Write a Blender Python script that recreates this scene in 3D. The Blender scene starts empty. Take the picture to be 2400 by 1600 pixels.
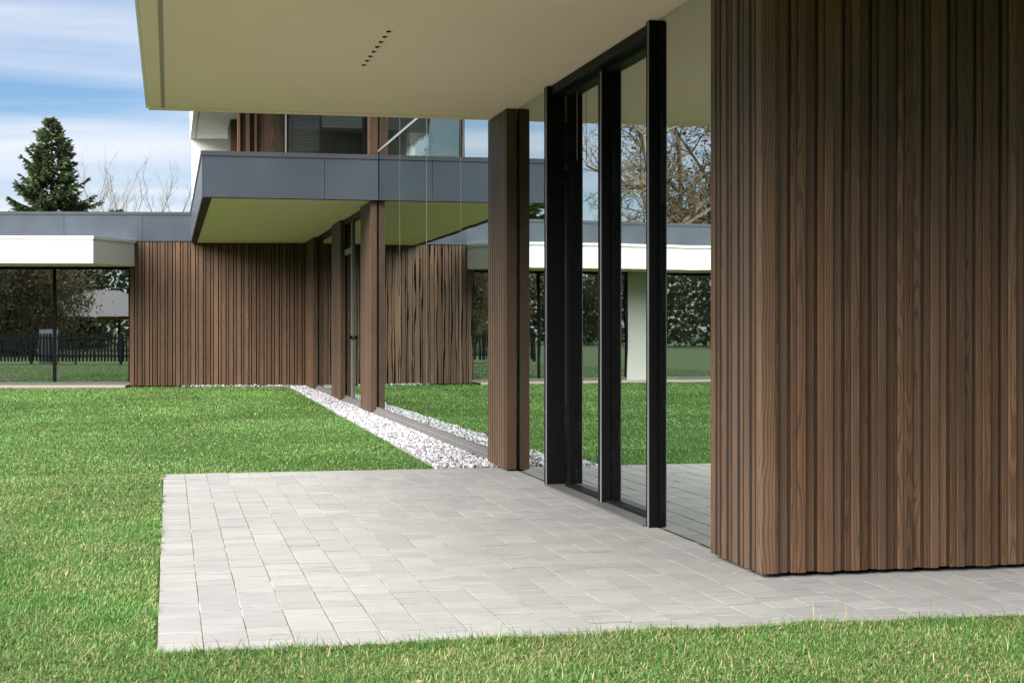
import bpy, bmesh, math, random
import numpy as np
from mathutils import Matrix, Vector

sc = bpy.context.scene
COL = sc.collection
R = math.radians

# ------------------------------------------------------------------ camera
TH = math.atan(804 / 3603.0)
cam = bpy.data.cameras.new('camera')
cam.sensor_width = 36.0
cam.lens = 36.0 * 3603 / 2400
cam.shift_y = -28 / 2400.0
cam.clip_start = 0.1
cam.clip_end = 3000
camo = bpy.data.objects.new('camera', cam)
camo.location = (0, 0, 1.25)
camo.rotation_euler = (R(90), 0, -TH)
COL.objects.link(camo)
sc.camera = camo

# ------------------------------------------------------------------ sky, sun, exposure
SUN_EL, SUN_AZ = 39.0, 240.0          # azimuth clockwise from +Y: behind the camera, to the left
world = bpy.data.worlds.new('World')
sc.world = world
world.use_nodes = True
wn, wl = world.node_tree.nodes, world.node_tree.links
wn.clear()
def W(t, **k):
    n = wn.new(t)
    for a, b in k.items(): setattr(n, a, b)
    return n
sky = W('ShaderNodeTexSky', sky_type='NISHITA', sun_disc=False)
sky.sun_elevation = R(SUN_EL); sky.sun_rotation = R(SUN_AZ)
sky.air_density = 1.0; sky.dust_density = 0.4; sky.ozone_density = 2.0
tc = W('ShaderNodeTexCoord')
sep = W('ShaderNodeSeparateXYZ'); wl.new(tc.outputs['Generated'], sep.inputs[0])
zc = W('ShaderNodeMath', operation='MAXIMUM'); wl.new(sep.outputs[2], zc.inputs[0]); zc.inputs[1].default_value = 0.0
za = W('ShaderNodeMath', operation='ADD'); wl.new(zc.outputs[0], za.inputs[0]); za.inputs[1].default_value = 0.13
dx = W('ShaderNodeMath', operation='DIVIDE'); wl.new(sep.outputs[0], dx.inputs[0]); wl.new(za.outputs[0], dx.inputs[1])
dy = W('ShaderNodeMath', operation='DIVIDE'); wl.new(sep.outputs[1], dy.inputs[0]); wl.new(za.outputs[0], dy.inputs[1])
cmb = W('ShaderNodeCombineXYZ'); wl.new(dx.outputs[0], cmb.inputs[0]); wl.new(dy.outputs[0], cmb.inputs[1])
mp = W('ShaderNodeMapping'); wl.new(cmb.outputs[0], mp.inputs[0])
mp.inputs['Rotation'].default_value = (0, 0, R(8)); mp.inputs['Scale'].default_value = (0.4, 1.6, 1); mp.inputs['Location'].default_value = (5.2, 2.9, 0)
nz = W('ShaderNodeTexNoise'); wl.new(mp.outputs[0], nz.inputs['Vector'])
nz.inputs['Scale'].default_value = 1.0; nz.inputs['Detail'].default_value = 7; nz.inputs['Roughness'].default_value = 0.52; nz.inputs['Distortion'].default_value = 0.35
cr = W('ShaderNodeValToRGB'); wl.new(nz.outputs['Fac'], cr.inputs[0])
cr.color_ramp.elements[0].position = 0.34; cr.color_ramp.elements[0].color = (0.02, 0.02, 0.02, 1)
cr.color_ramp.elements[1].position = 0.63; cr.color_ramp.elements[1].color = (0.95, 0.95, 0.95, 1)
tint = W('ShaderNodeMixRGB', blend_type='MULTIPLY'); tint.inputs[0].default_value = 1.0
wl.new(sky.outputs[0], tint.inputs[1]); tint.inputs[2].default_value = (0.53, 0.67, 0.82, 1)
mix = W('ShaderNodeMixRGB'); wl.new(cr.outputs[0], mix.inputs[0]); wl.new(tint.outputs[0], mix.inputs[1])
mix.inputs[2].default_value = (5.3, 5.5, 6.1, 1)
bg = W('ShaderNodeBackground'); wl.new(mix.outputs[0], bg.inputs[0]); bg.inputs[1].default_value = 0.053
wo = W('ShaderNodeOutputWorld'); wl.new(bg.outputs[0], wo.inputs[0])

sd = bpy.data.lights.new('sun', 'SUN')
sd.energy = 4.2; sd.angle = R(58); sd.color = (1.0, 0.95, 0.88)
sun = bpy.data.objects.new('sun', sd); COL.objects.link(sun)
az, el = R(SUN_AZ), R(SUN_EL)
sdir = Vector((math.sin(az) * math.cos(el), math.cos(az) * math.cos(el), math.sin(el)))
sun.rotation_euler = sdir.to_track_quat('Z', 'Y').to_euler()
sun.location = sdir * 40

sc.view_settings.view_transform = 'Standard'
sc.view_settings.look = 'None'
sc.view_settings.gamma = 1.0
sc.view_settings.use_curve_mapping = False
sc.view_settings.exposure = 1.68
sc.render.engine = 'CYCLES'
sc.cycles.use_denoising = True
sc.cycles.max_bounces = 10; sc.cycles.diffuse_bounces = 5; sc.cycles.glossy_bounces = 5
sc.cycles.transparent_max_bounces = 12
sc.cycles.caustics_reflective = False; sc.cycles.caustics_refractive = False
sc.cycles.sample_clamp_indirect = 8

# ------------------------------------------------------------------ material helpers
class M:
    def __init__(self, name):
        self.m = bpy.data.materials.new(name); self.m.use_nodes = True
        self.t = self.m.node_tree; self.t.nodes.clear()
        self.out = self.n('ShaderNodeOutputMaterial')
    def n(self, t, **k):
        nd = self.t.nodes.new(t)
        for a, b in k.items():
            if a == 'inp':
                for i, v in b.items():
                    if hasattr(v, 'links') or isinstance(v, bpy.types.NodeSocket): self.t.links.new(v, nd.inputs[i])
                    else: nd.inputs[i].default_value = v
            else: setattr(nd, a, b)
        return nd
    def math(self, op, a, b=0.0, c=None):
        nd = self.n('ShaderNodeMath', operation=op, inp={0: a, 1: b})
        if c is not None:
            if isinstance(c, bpy.types.NodeSocket): self.t.links.new(c, nd.inputs[2])
            else: nd.inputs[2].default_value = c
        return nd.outputs[0]
    def coords(self, kind='Object'): return self.n('ShaderNodeTexCoord').outputs[kind]
    def geo(self): return self.n('ShaderNodeNewGeometry').outputs['Position']
    def map(self, v, s=(1, 1, 1), l=(0, 0, 0), r=(0, 0, 0)):
        return self.n('ShaderNodeMapping', inp={0: v, 1: l, 2: r, 3: s}).outputs[0]
    def noise(self, v, scale=1, detail=3, rough=0.5, dist=0, w=None):
        nd = self.n('ShaderNodeTexNoise')
        if w is not None:
            nd.noise_dimensions = '4D'; self.t.links.new(w, nd.inputs['W'])
        self.t.links.new(v, nd.inputs['Vector'])
        nd.inputs['Scale'].default_value = scale; nd.inputs['Detail'].default_value = detail
        nd.inputs['Roughness'].default_value = rough; nd.inputs['Distortion'].default_value = dist
        return nd.outputs['Fac']
    def ramp(self, f, *st):
        nd = self.n('ShaderNodeValToRGB'); self.t.links.new(f, nd.inputs[0])
        e = nd.color_ramp.elements
        while len(e) < len(st): e.new(0.5)
        for q, (p, c) in zip(e, st):
            q.position = p; q.color = (c, c, c, 1) if isinstance(c, (int, float)) else (*c, 1)
        return nd.outputs[0]
    def mix(self, f, a, b, mode='MIX'):
        return self.n('ShaderNodeMixRGB', blend_type=mode, inp={0: f, 1: a if isinstance(a, bpy.types.NodeSocket) else (*a, 1), 2: b if isinstance(b, bpy.types.NodeSocket) else (*b, 1)}).outputs[0]
    def bsdf(self, col, rough=0.6, spec=0.5, bump=None, bdist=0.002, bstr=1.0, metal=0.0, **k):
        nd = self.n('ShaderNodeBsdfPrincipled')
        def s(i, v):
            if isinstance(v, bpy.types.NodeSocket): self.t.links.new(v, nd.inputs[i])
            elif i == 'Base Color': nd.inputs[i].default_value = (*v, 1)
            else: nd.inputs[i].default_value = v
        s('Base Color', col); s('Roughness', rough); s('Specular IOR Level', spec); s('Metallic', metal)
        for a, b in k.items(): s(a, b)
        if bump is not None:
            bn = self.n('ShaderNodeBump', inp={'Height': bump}); bn.inputs['Distance'].default_value = bdist; bn.inputs['Strength'].default_value = bstr
            self.t.links.new(bn.outputs[0], nd.inputs['Normal'])
        self.t.links.new(nd.outputs[0], self.out.inputs[0])
        return self.m

def oak(name, dark, mid, light, rough=0.48):
    """stained oak board: growth rings cut by the face of the board, grain along local z"""
    m = M(name)
    oi = m.n('ShaderNodeObjectInfo').outputs['Random']
    r1 = m.math('FRACT', m.math('MULTIPLY', oi, 17.31)); r2 = m.math('FRACT', m.math('MULTIPLY', oi, 71.7)); r3 = m.math('FRACT', m.math('MULTIPLY', oi, 233.3))
    w = m.math('MULTIPLY', oi, 57.0)
    co = m.coords('Object')
    s = m.n('ShaderNodeSeparateXYZ', inp={0: co})
    lowz = m.n('ShaderNodeCombineXYZ', inp={0: m.math('MULTIPLY', s.outputs[0], 3.0), 1: 0.0, 2: m.math('MULTIPLY', s.outputs[2], 1.15)}).outputs[0]
    n1 = m.noise(lowz, 1.0, 2, 0.5, 0, w)
    n2 = m.noise(m.map(co, (14, 14, 2.2)), 1.0, 2, 0.5, 0, w)
    # distance from the pith: x offset + depth that drifts along the board
    x = m.math('ADD', m.math('MULTIPLY_ADD', s.outputs[1], 0.9, s.outputs[0]), m.math('MULTIPLY', m.math('SUBTRACT', r1, 0.5), 0.12))
    d = m.math('MULTIPLY', m.math('SUBTRACT', n1, 0.35), 0.16)
    d = m.math('ADD', d, m.math('MULTIPLY', m.math('SUBTRACT', n2, 0.5), 0.018))
    rr = m.math('SQRT', m.math('ADD', m.math('MULTIPLY', x, x), m.math('MULTIPLY', d, d)))
    ring = m.math('SINE', m.math('MULTIPLY', rr, 500.0))
    ring = m.math('MULTIPLY_ADD', ring, 0.5, 0.5)
    ring = m.math('POWER', ring, 2.2)
    fine = m.noise(m.map(co, (420, 420, 9)), 1.0, 3, 0.65, 0, w)
    blot = m.noise(m.map(co, (6, 6, 1.3)), 1.0, 3, 0.55, 0, w)
    base = m.mix(m.ramp(blot, (0.3, 0.0), (0.72, 1.0)), mid, light)
    tone = m.math('MULTIPLY_ADD', r2, 0.60, 0.68)
    tn = m.n('ShaderNodeCombineXYZ', inp={0: tone, 1: m.math('MULTIPLY', tone, m.math('MULTIPLY_ADD', r3, 0.10, 0.95)), 2: m.math('MULTIPLY', tone, m.math('MULTIPLY_ADD', r3, 0.22, 0.89))}).outputs[0]
    base = m.mix(1.0, base, tn, 'MULTIPLY')
    f = m.math('MULTIPLY', ring, m.math('MULTIPLY_ADD', r1, 0.30, 0.30))
    c = m.mix(f, base, dark)
    pore = m.ramp(fine, (0.52, 0.0), (0.66, 1.0))
    c = m.mix(m.math('MULTIPLY', pore, 0.35), c, dark)
    h = m.math('SUBTRACT', 1.0, m.math('ADD', m.math('MULTIPLY', ring, 0.5), m.math('MULTIPLY', pore, 0.5)))
    return m.bsdf(c, rough, 0.25, bump=h, bdist=0.0012, bstr=0.7)

def plaster(name, col, var=0.06):
    m = M(name); g = m.geo()
    a = m.noise(m.map(g, (0.6, 0.6, 0.6)), 1, 4, 0.6); b = m.noise(g, 140, 3, 0.6)
    c = m.mix(m.ramp(a, (0.3, 0.0), (0.7, 1.0)), tuple(v * (1 - var) for v in col), tuple(min(1, v * (1 + var)) for v in col))
    return m.bsdf(c, 0.85, 0.25, bump=b, bdist=0.0015, bstr=0.5)

def metal_paint(name, col, rough=0.35, spec=0.5, metal=0.0):
    m = M(name); g = m.geo()
    a = m.noise(g, 1.7, 3, 0.5)
    r = m.math('MULTIPLY_ADD', a, 0.16, rough - 0.08)
    c = m.mix(a, tuple(v * 0.9 for v in col), tuple(v * 1.1 for v in col))
    dust = m.ramp(m.noise(g, 60, 4, 0.7), (0.62, 0.0), (0.75, 1.0))
    c = m.mix(m.math('MULTIPLY', dust, 0.10), c, (0.35, 0.34, 0.32))
    return m.bsdf(c, r, spec, bump=m.noise(g, 2.2, 2, 0.5), bdist=0.0015, bstr=0.25, metal=metal)

def glass(name, lo, hi, wave=0.0012, tint=(0.80, 0.88, 0.85), trans=(0.42, 0.47, 0.45), wscale=(1.3, 1.3, 0.75)):
    """coated insulating glass: strong reflection, dim view through, slightly uneven panes"""
    m = M(name)
    oi = m.n('ShaderNodeObjectInfo').outputs['Random']
    h = m.noise(m.map(m.coords('Object'), wscale), 1.0, 2.0, 0.42, 0.0, m.math('MULTIPLY', oi, 40.0))
    bn = m.n('ShaderNodeBump', inp={'Height': h}); bn.inputs['Distance'].default_value = wave; bn.inputs['Strength'].default_value = 1.0
    lw = m.n('ShaderNodeLayerWeight', inp={0: 0.5}).outputs['Facing']
    f = m.n('ShaderNodeMapRange', inp={0: lw, 1: 0.0, 2: 0.8, 3: lo, 4: hi}).outputs[0]
    gl = m.n('ShaderNodeBsdfGlossy', inp={0: (*tint, 1), 'Roughness': 0.0}); m.t.links.new(bn.outputs[0], gl.inputs['Normal'])
    tr = m.n('ShaderNodeBsdfTransparent', inp={0: (*trans, 1)})
    df = m.n('ShaderNodeBsdfDiffuse', inp={0: (0.45, 0.46, 0.44, 1)})
    dirt = m.ramp(m.noise(m.map(m.geo(), (3, 3, 1.2)), 6, 5, 0.7), (0.55, 0.0), (0.9, 0.05))
    a = m.n('ShaderNodeMixShader', inp={0: f}); m.t.links.new(tr.outputs[0], a.inputs[1]); m.t.links.new(gl.outputs[0], a.inputs[2])
    b = m.n('ShaderNodeMixShader', inp={0: dirt}); m.t.links.new(a.outputs[0], b.inputs[1]); m.t.links.new(df.outputs[0], b.inputs[2])
    m.t.links.new(b.outputs[0], m.out.inputs[0])
    return m.m

def plain(name, col, rough=0.6, spec=0.4, nscale=8, var=0.12, bd=0.0):
    m = M(name); g = m.geo(); a = m.noise(g, nscale, 4, 0.6)
    c = m.mix(a, tuple(v * (1 - var) for v in col), tuple(v * (1 + var) for v in col))
    return m.bsdf(c, rough, spec, bump=a if bd else None, bdist=bd)

def attr_mat(name, rough=0.6, spec=0.3, trans=0.0, bump=None):
    m = M(name); c = m.n('ShaderNodeAttribute', attribute_name='col').outputs['Color']
    if not trans: return m.bsdf(c, rough, spec)
    b = m.n('ShaderNodeBsdfPrincipled', inp={'Base Color': c, 'Roughness': rough, 'Specular IOR Level': spec})
    t = m.n('ShaderNodeBsdfTranslucent', inp={0: c})
    x = m.n('ShaderNodeMixShader', inp={0: trans}); m.t.links.new(b.outputs[0], x.inputs[1]); m.t.links.new(t.outputs[0], x.inputs[2])
    m.t.links.new(x.outputs[0], m.out.inputs[0]); return m.m

MT = {}
MT['oak'] = oak('stained_oak', (0.022, 0.011, 0.006), (0.083, 0.0475, 0.029), (0.138, 0.080, 0.046), 0.55)
MT['oak_core_shade'] = plain('oak_backing_shade', (0.009, 0.006, 0.0045), 0.7)  # backing; near-black so shallow grooves carry deep-groove shade as colour
MT['cream'] = plaster('cream_render', (0.98, 0.77, 0.60), 0.03)
MT['white'] = plaster('white_render', (0.80, 0.80, 0.78), 0.02)
MT['shaded_render'] = plaster('shaded_render', (0.46, 0.47, 0.43), 0.03)  # white render greyed: shade under the canopy put into the colour
MT['white_metal'] = metal_paint('white_coping', (0.74, 0.74, 0.74), 0.4)
MT['grey_panel'] = metal_paint('anthracite_panel', (0.085, 0.101, 0.125), 0.30, 0.6, 0.5)
MT['grey_coping'] = metal_paint('anthracite_coping', (0.045, 0.048, 0.055), 0.34, 0.6)
MT['black'] = metal_paint('black_aluminium', (0.007, 0.007, 0.0075), 0.5, 0.06)
MT['bare_metal'] = metal_paint('grey_aluminium', (0.20, 0.20, 0.21), 0.34, 0.6)
MT['sill'] = metal_paint('grey_sill', (0.11, 0.105, 0.10), 0.5, 0.4)
MT['strip'] = plain('grey_strip', (0.38, 0.31, 0.27), 0.6)
MT['glass'] = glass('facade_glass', 0.45, 0.84, 0.0010)
MT['glass_far'] = glass('wing_glass', 0.58, 0.85, 0.0009, tint=(0.86, 0.90, 0.90), trans=(0.35, 0.37, 0.36))
MT['glass_up'] = glass('upper_glass', 0.22, 0.7, 0.0009, trans=(0.75, 0.78, 0.76))
MT['interior'] = plaster('interior_wall', (0.30, 0.29, 0.27), 0.03)
MT['int_floor'] = plain('interior_floor', (0.10, 0.09, 0.08), 0.4)
MT['blind'] = plain('blind_slat', (0.85, 0.85, 0.85), 0.5)
MT['plinth'] = plain('plinth_stone', (0.36, 0.29, 0.26), 0.7, nscale=20)
MT['bark'] = plain('bark', (0.13, 0.095, 0.065), 0.9, 0.2, 25, 0.35)
MT['pale_bark'] = plain('pale_bark', (0.19, 0.145, 0.09), 0.9, 0.2, 25, 0.3)
MT['spruce_bark'] = plain('spruce_bark', (0.06, 0.042, 0.03), 0.9, 0.2, 25, 0.3)
MT['needle'] = attr_mat('spruce_needles', 0.6, 0.25, 0.25)
MT['leaf'] = attr_mat('dry_leaves', 0.6, 0.2, 0.2)
MT['fence'] = plain('dark_fence_wood', (0.065, 0.062, 0.06), 0.7)
MT['shingle'] = plain('grey_shingle', (0.19, 0.185, 0.195), 0.85, nscale=14, var=0.3)
MT['timber'] = plain('orange_timber', (0.32, 0.14, 0.05), 0.6)
MT['grass'] = attr_mat('grass_blades', 0.55, 0.25, 0.25)
MT['stone'] = attr_mat('gravel_stone', 0.75, 0.3)

# pavers: pale concrete planks with streaks along x
m = M('paver_concrete')
g = m.geo()
rnd = m.n('ShaderNodeObjectInfo').outputs['Random']
at = m.n('ShaderNodeAttribute', attribute_name='tone').outputs['Fac']
t = m.math('FRACT', m.math('ADD', rnd, at))
sx = m.n('ShaderNodeSeparateXYZ', inp={0: g})
sh = m.n('ShaderNodeCombineXYZ', inp={0: m.math('ADD', sx.outputs[0], m.math('MULTIPLY', t, 37.0)), 1: m.math('ADD', sx.outputs[1], m.math('MULTIPLY', t, 11.0)), 2: 0.0}).outputs[0]
st1 = m.noise(m.map(sh, (2.6, 55, 1)), 1, 4, 0.62)
st2 = m.noise(m.map(sh, (5, 150, 1)), 1, 3, 0.6)
gr = m.noise(g, 260, 3, 0.7)
bl = m.noise(g, 1.3, 4, 0.55)
base = m.mix(t, (0.250, 0.250, 0.248), (0.338, 0.334, 0.322))
base = m.mix(m.ramp(bl, (0.38, 0.0), (0.66, 0.55)), base, (0.235, 0.233, 0.236))
base = m.mix(m.ramp(st1, (0.38, 0.60), (0.58, 0.0)), base, (0.25, 0.247, 0.248))
base = m.mix(m.ramp(st2, (0.58, 0.0), (0.74, 0.5)), base, (0.62, 0.60, 0.57))
crack = m.ramp(m.noise(m.map(sh, (3.0, 80, 1)), 1, 2, 0.4), (0.30, 1.0), (0.335, 0.0))
base = m.mix(m.math('MULTIPLY', crack, 0.75), base, (0.13, 0.125, 0.12))
base = m.mix(m.ramp(gr, (0.3, 0.22), (0.7, 0.0)), base, (0.22, 0.22, 0.22))
ed = m.n('ShaderNodeAttribute', attribute_name='edge').outputs['Fac']
dirt = m.math('MULTIPLY', m.math('GREATER_THAN', ed, 0.02), m.ramp(m.noise(g, 3.1, 4, 0.65), (0.36, 0.5), (0.60, 0.0)))
base = m.mix(dirt, base, (0.055, 0.050, 0.036))
hh = m.math('ADD', m.math('MULTIPLY', st1, 0.6), m.math('SUBTRACT', m.math('MULTIPLY', gr, 0.25), crack))
MT['paver'] = m.bsdf(base, 0.82, 0.3, bump=hh, bdist=0.002, bstr=0.5)

m = M('joint_sand'); g = m.geo()
MT['joint'] = m.bsdf(m.mix(m.ramp(m.noise(g, 1.1, 5, 0.65), (0.50, 0.0), (0.64, 1.0)), (0.15, 0.135, 0.09), (0.60, 0.58, 0.54)), 0.95, 0.1)

m = M('lawn_soil'); g = m.geo()
big = m.noise(g, 0.9, 4, 0.6); f1 = m.noise(g, 60, 4, 0.7); f2 = m.noise(g, 14, 3, 0.6)
c = m.mix(m.ramp(f1, (0.35, 0.0), (0.65, 1.0)), (0.022, 0.045, 0.010), (0.075, 0.125, 0.028))
c = m.mix(m.ramp(f2, (0.45, 0.0), (0.75, 0.55)), c, (0.115, 0.115, 0.045))
c = m.mix(m.ramp(big, (0.4, 0.0), (0.7, 0.35)), c, (0.045, 0.085, 0.020))
MT['soil'] = m.bsdf(c, 0.9, 0.1, bump=f1, bdist=0.02)
MT['gravel_bed'] = plain('gravel_bed', (0.30, 0.30, 0.30), 0.9, 0.1, 60, 0.4)

# ------------------------------------------------------------------ object helpers
WM = {}
def link(name, me, mat=None, parent=None, mw=None):
    o = bpy.data.objects.new(name, me); COL.objects.link(o)
    if mat and me and not me.materials: me.materials.append(MT[mat] if isinstance(mat, str) else mat)
    mw = mw or Matrix.Identity(4)
    if parent:
        o.parent = parent; o.matrix_parent_inverse = WM[parent.name].inverted()
    o.matrix_basis = mw
    WM[o.name] = mw.copy()
    return o
def empty(name, loc, parent=None): return link(name, None, None, parent, Matrix.Translation(loc))
def tag(o, label=None, cat=None, group=None, kind=None):
    for k, v in (('label', label), ('category', cat), ('group', group), ('kind', kind)):
        if v: o[k] = v
    return o
_cache = {}
def boxmesh(sx, sy, sz, mat, bev=0.0):
    key = (round(sx, 4), round(sy, 4), round(sz, 4), mat, bev)
    if key in _cache: return _cache[key]
    bm = bmesh.new(); bmesh.ops.create_cube(bm, size=1.0)
    bmesh.ops.scale(bm, vec=(sx, sy, sz), verts=bm.verts)
    if bev: bmesh.ops.bevel(bm, geom=[e for e in bm.edges if abs((e.verts[0].co - e.verts[1].co).z) > sz * 0.5] if bev > 0 else bm.edges[:], offset=abs(bev), segments=1, affect='EDGES')
    me = bpy.data.meshes.new('box'); bm.to_mesh(me); bm.free()
    me.materials.append(MT[mat]); _cache[key] = me
    return me
def box(name, x0, x1, y0, y1, z0, z1, mat, parent=None, frame=None, bev=0.0):
    me = boxmesh(x1 - x0, y1 - y0, z1 - z0, mat, bev)
    mw = (frame or Matrix.Identity(4)) @ Matrix.Translation(((x0 + x1) / 2, (y0 + y1) / 2, (z0 + z1) / 2))
    return link(name, me, None, parent, mw)
def frame(x, y, deg): return Matrix.Translation((x, y, 0)) @ Matrix.Rotation(R(deg), 4, 'Z')
def npmesh(name, v, f, col=None, nsides=3):
    """v (n,3), f (k,nsides), col per vertex (n,3)"""
    me = bpy.data.meshes.new(name); v = np.asarray(v, np.float32); f = np.asarray(f, np.int32)
    me.vertices.add(len(v)); me.vertices.foreach_set('co', v.ravel())
    me.loops.add(f.size); me.loops.foreach_set('vertex_index', f.ravel())
    me.polygons.add(len(f)); me.polygons.foreach_set('loop_start', np.arange(0, f.size, nsides, dtype=np.int32))
    if col is not None:
        a = me.attributes.new('col', 'FLOAT_COLOR', 'POINT')
        a.data.foreach_set('color', np.c_[col, np.ones(len(col))].astype(np.float32).ravel())
    me.update(calc_edges=True)
    me.shade_flat()
    return me

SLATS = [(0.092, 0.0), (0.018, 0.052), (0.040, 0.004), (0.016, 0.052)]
SIDE = [(0.070, 0.0), (0.034, 0.005, 1), (0.034, 0.002), (0.030, 0.005, 1)]  # third value: near-flush dark strip, groove shade painted in
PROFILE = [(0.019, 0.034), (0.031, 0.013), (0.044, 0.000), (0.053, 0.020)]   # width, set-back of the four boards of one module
def boards(parent, fr, length, z0, z1, seed, top_var=0.0, prof=PROFILE, thick=0.022):
    """vertical boards along local x, outer face towards local -y"""
    rg = random.Random(seed); x = 0.0; i = 0
    while x < length - 0.008:
        w, d = prof[i % len(prof)][:2]; groove_shade = len(prof[i % len(prof)]) > 2
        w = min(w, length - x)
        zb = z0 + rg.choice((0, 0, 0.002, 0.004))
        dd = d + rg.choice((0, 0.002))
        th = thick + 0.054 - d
        me = boxmesh(round(w - 0.0015, 4), round(th, 4), round(z1 - zb, 4), 'oak_core_shade' if groove_shade else 'oak', 0.0018)
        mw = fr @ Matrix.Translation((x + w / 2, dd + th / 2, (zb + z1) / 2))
        link('groove_shade' if groove_shade else 'board', me, None, parent, mw)
        x += w; i += 1

XG = 3.01          # plane of the facade glass
ZS = 3.20          # underside of the canopies

# ================================================================== SETTING: ground
def sheet(name, x0, x1, y0, y1, z, mat):
    me = npmesh(name, [(x0, y0, z), (x1, y0, z), (x1, y1, z), (x0, y1, z)], [(0, 1, 2, 3)], None, 4)
    return link(name, me, mat)
tag(sheet('ground', -900, 900, -900, 1500, -0.009, 'soil'), 'green lawn around the house', None, None, 'structure')

# ------------------------------------------------------------------ patio of pavers
PX0, PX1, PY0, PY1 = -0.045, 5.6, 6.10, 13.64
patio = sheet('patio', PX0, PX1, PY0, PY1, -0.0035, 'joint'); tag(patio, 'pale grey paved terrace in front of the glass doors', None, None, 'structure')
rg = random.Random(5)
CW = 0.180; GAP = 0.0036
pv = []
k = 0
while PX0 + k * CW < PX1 - 0.02:
    x0 = PX0 + k * CW; x1 = min(PX1, x0 + CW)
    y = PY0; ymax = PY1 if x0 < 2.99 else 7.45
    while y < ymax - 0.03:
        L = rg.choice((0.06, 0.09, 0.09, 0.13, 0.18, 0.18, 0.24, 0.32))
        if ymax - (y + L) < 0.06: L = ymax - y
        pv.append((x0, x1, y, y + L)); y += L
    k += 1
def paver_geom(w, l, h=0.05, c=0.002, cy=0.005):
    a, b = w / 2, l / 2
    v = [(-a, -b, -h), (a, -b, -h), (a, b, -h), (-a, b, -h), (-a, -b, -c), (a, -b, -c), (a, b, -c), (-a, b, -c),
         (-a + c, -b + cy, 0), (a - c, -b + cy, 0), (a - c, b - cy, 0), (-a + c, b - cy, 0)]
    f = []
    for s in (0, 4): f += [(s + i, s + (i + 1) % 4, s + 4 + (i + 1) % 4, s + 4 + i) for i in range(4)]
    return v, f + [(8, 9, 10, 11)]
def seen_share(p):
    cx, cy = (p[0] + p[1]) / 2, (p[2] + p[3]) / 2
    dep = cx * math.sin(TH) + cy * math.cos(TH); u = (cx * math.cos(TH) - cy * math.sin(TH)) / dep
    return (p[1] - p[0]) * (p[3] - p[2]) / dep ** 3 if abs(u) < 0.345 and not (cx > 2.9 and cy > 7.28) else -1
pv.sort(key=seen_share, reverse=True)
pcache = {}
for p in pv[:300]:
    w, l = round(p[1] - p[0] - GAP, 4), round(p[3] - p[2] - rg.choice((0.004, 0.006, 0.009)), 3)
    if (w, l) not in pcache:
        v, f = paver_geom(w, l); pcache[(w, l)] = npmesh('paver', v, f, None, 4); pcache[(w, l)].materials.append(MT['paver']); pcache[(w, l)].attributes.new('edge', 'FLOAT', 'POINT').data.foreach_set('value', np.array([1.0] * 8 + [0.0] * 4, np.float32))
    mw = Matrix.Translation(((p[0] + p[1]) / 2, (p[2] + p[3]) / 2, rg.uniform(-0.0015, 0.0012))) @ Matrix.Rotation(rg.gauss(0, 0.0022), 4, 'Z') @ Matrix.Rotation(rg.gauss(0, 0.0018), 4, 'X')
    link('paver', pcache[(w, l)], None, patio, mw)
V, Fc, T = [], [], []
for p in pv[300:]:
    v, f = paver_geom(p[1] - p[0] - GAP, p[3] - p[2] - rg.choice((0.004, 0.006, 0.009))); n0 = len(V); z = rg.uniform(-0.0015, 0.0012); tn = rg.random()
    V += [(a + (p[0] + p[1]) / 2, b + (p[2] + p[3]) / 2, c + z) for a, b, c in v]; Fc += [tuple(i + n0 for i in q) for q in f]; T += [tn] * len(v)
me = npmesh('far_pavers', V, Fc, None, 4)
ta = me.attributes.new('tone', 'FLOAT', 'POINT'); ta.data.foreach_set('value', np.array(T, np.float32))
me.attributes.new('edge', 'FLOAT', 'POINT').data.foreach_set('value', np.tile(np.array([1.0] * 8 + [0.0] * 4, np.float32), len(V) // 12))
tag(link('paver_field', me, 'paver', patio), None, None, None, 'stuff')

# ================================================================== HOUSE
house = tag(empty('modern_house', (3.0, 14.0, 0.0)), 'modern flat-roofed house with brown slatted oak walls, tall dark glazing and cream soffits', 'house')
def part(o, label): o['label'] = label; return o

# ---- wood-clad block at the right
blk = part(box('wood_wall', 2.972, 7.0, 7.332, 8.02, 0.02, 3.196, 'oak_core_shade', house), 'tall brown oak clad wall block with vertical boards, nearest the camera')
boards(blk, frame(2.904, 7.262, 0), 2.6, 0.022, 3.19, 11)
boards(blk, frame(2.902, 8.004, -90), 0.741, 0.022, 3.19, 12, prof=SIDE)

# ---- roof slab over the patio with cream soffit
roof = part(box('roof', -0.178, 8.0, 4.6, 14.0, ZS, 3.84, 'cream', house), 'broad flat canopy roof with cream soffit over the patio')
box('drip_strip', -0.066, -0.035, 4.75, 13.94, ZS - 0.004, ZS + 0.02, 'strip', roof)
box('edge_trim', -0.176, 3.0, 13.84, 13.998, ZS - 0.007, ZS + 0.03, 'cream', roof)
box('fascia', -0.20, -0.181, 4.58, 14.02, ZS + 0.012, 3.90, 'white_metal', roof)
box('fascia', -0.18, 8.0, 14.003, 14.02, ZS + 0.012, 3.90, 'white_metal', roof)
box('fascia', -0.18, 8.0, 4.58, 4.597, ZS + 0.012, 3.90, 'white_metal', roof)
for i in range(8):
    y = 9.985 + i * (11.29 - 9.985) / 7
    s = box('soffit_hook', 1.388, 1.412, y - 0.006, y + 0.006, ZS - 0.011, ZS + 0.002, 'black', roof)
    box('wire', 1.413, 1.428, y - 0.002, y + 0.002, ZS - 0.006, ZS - 0.003, 'bare_metal', s)

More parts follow.
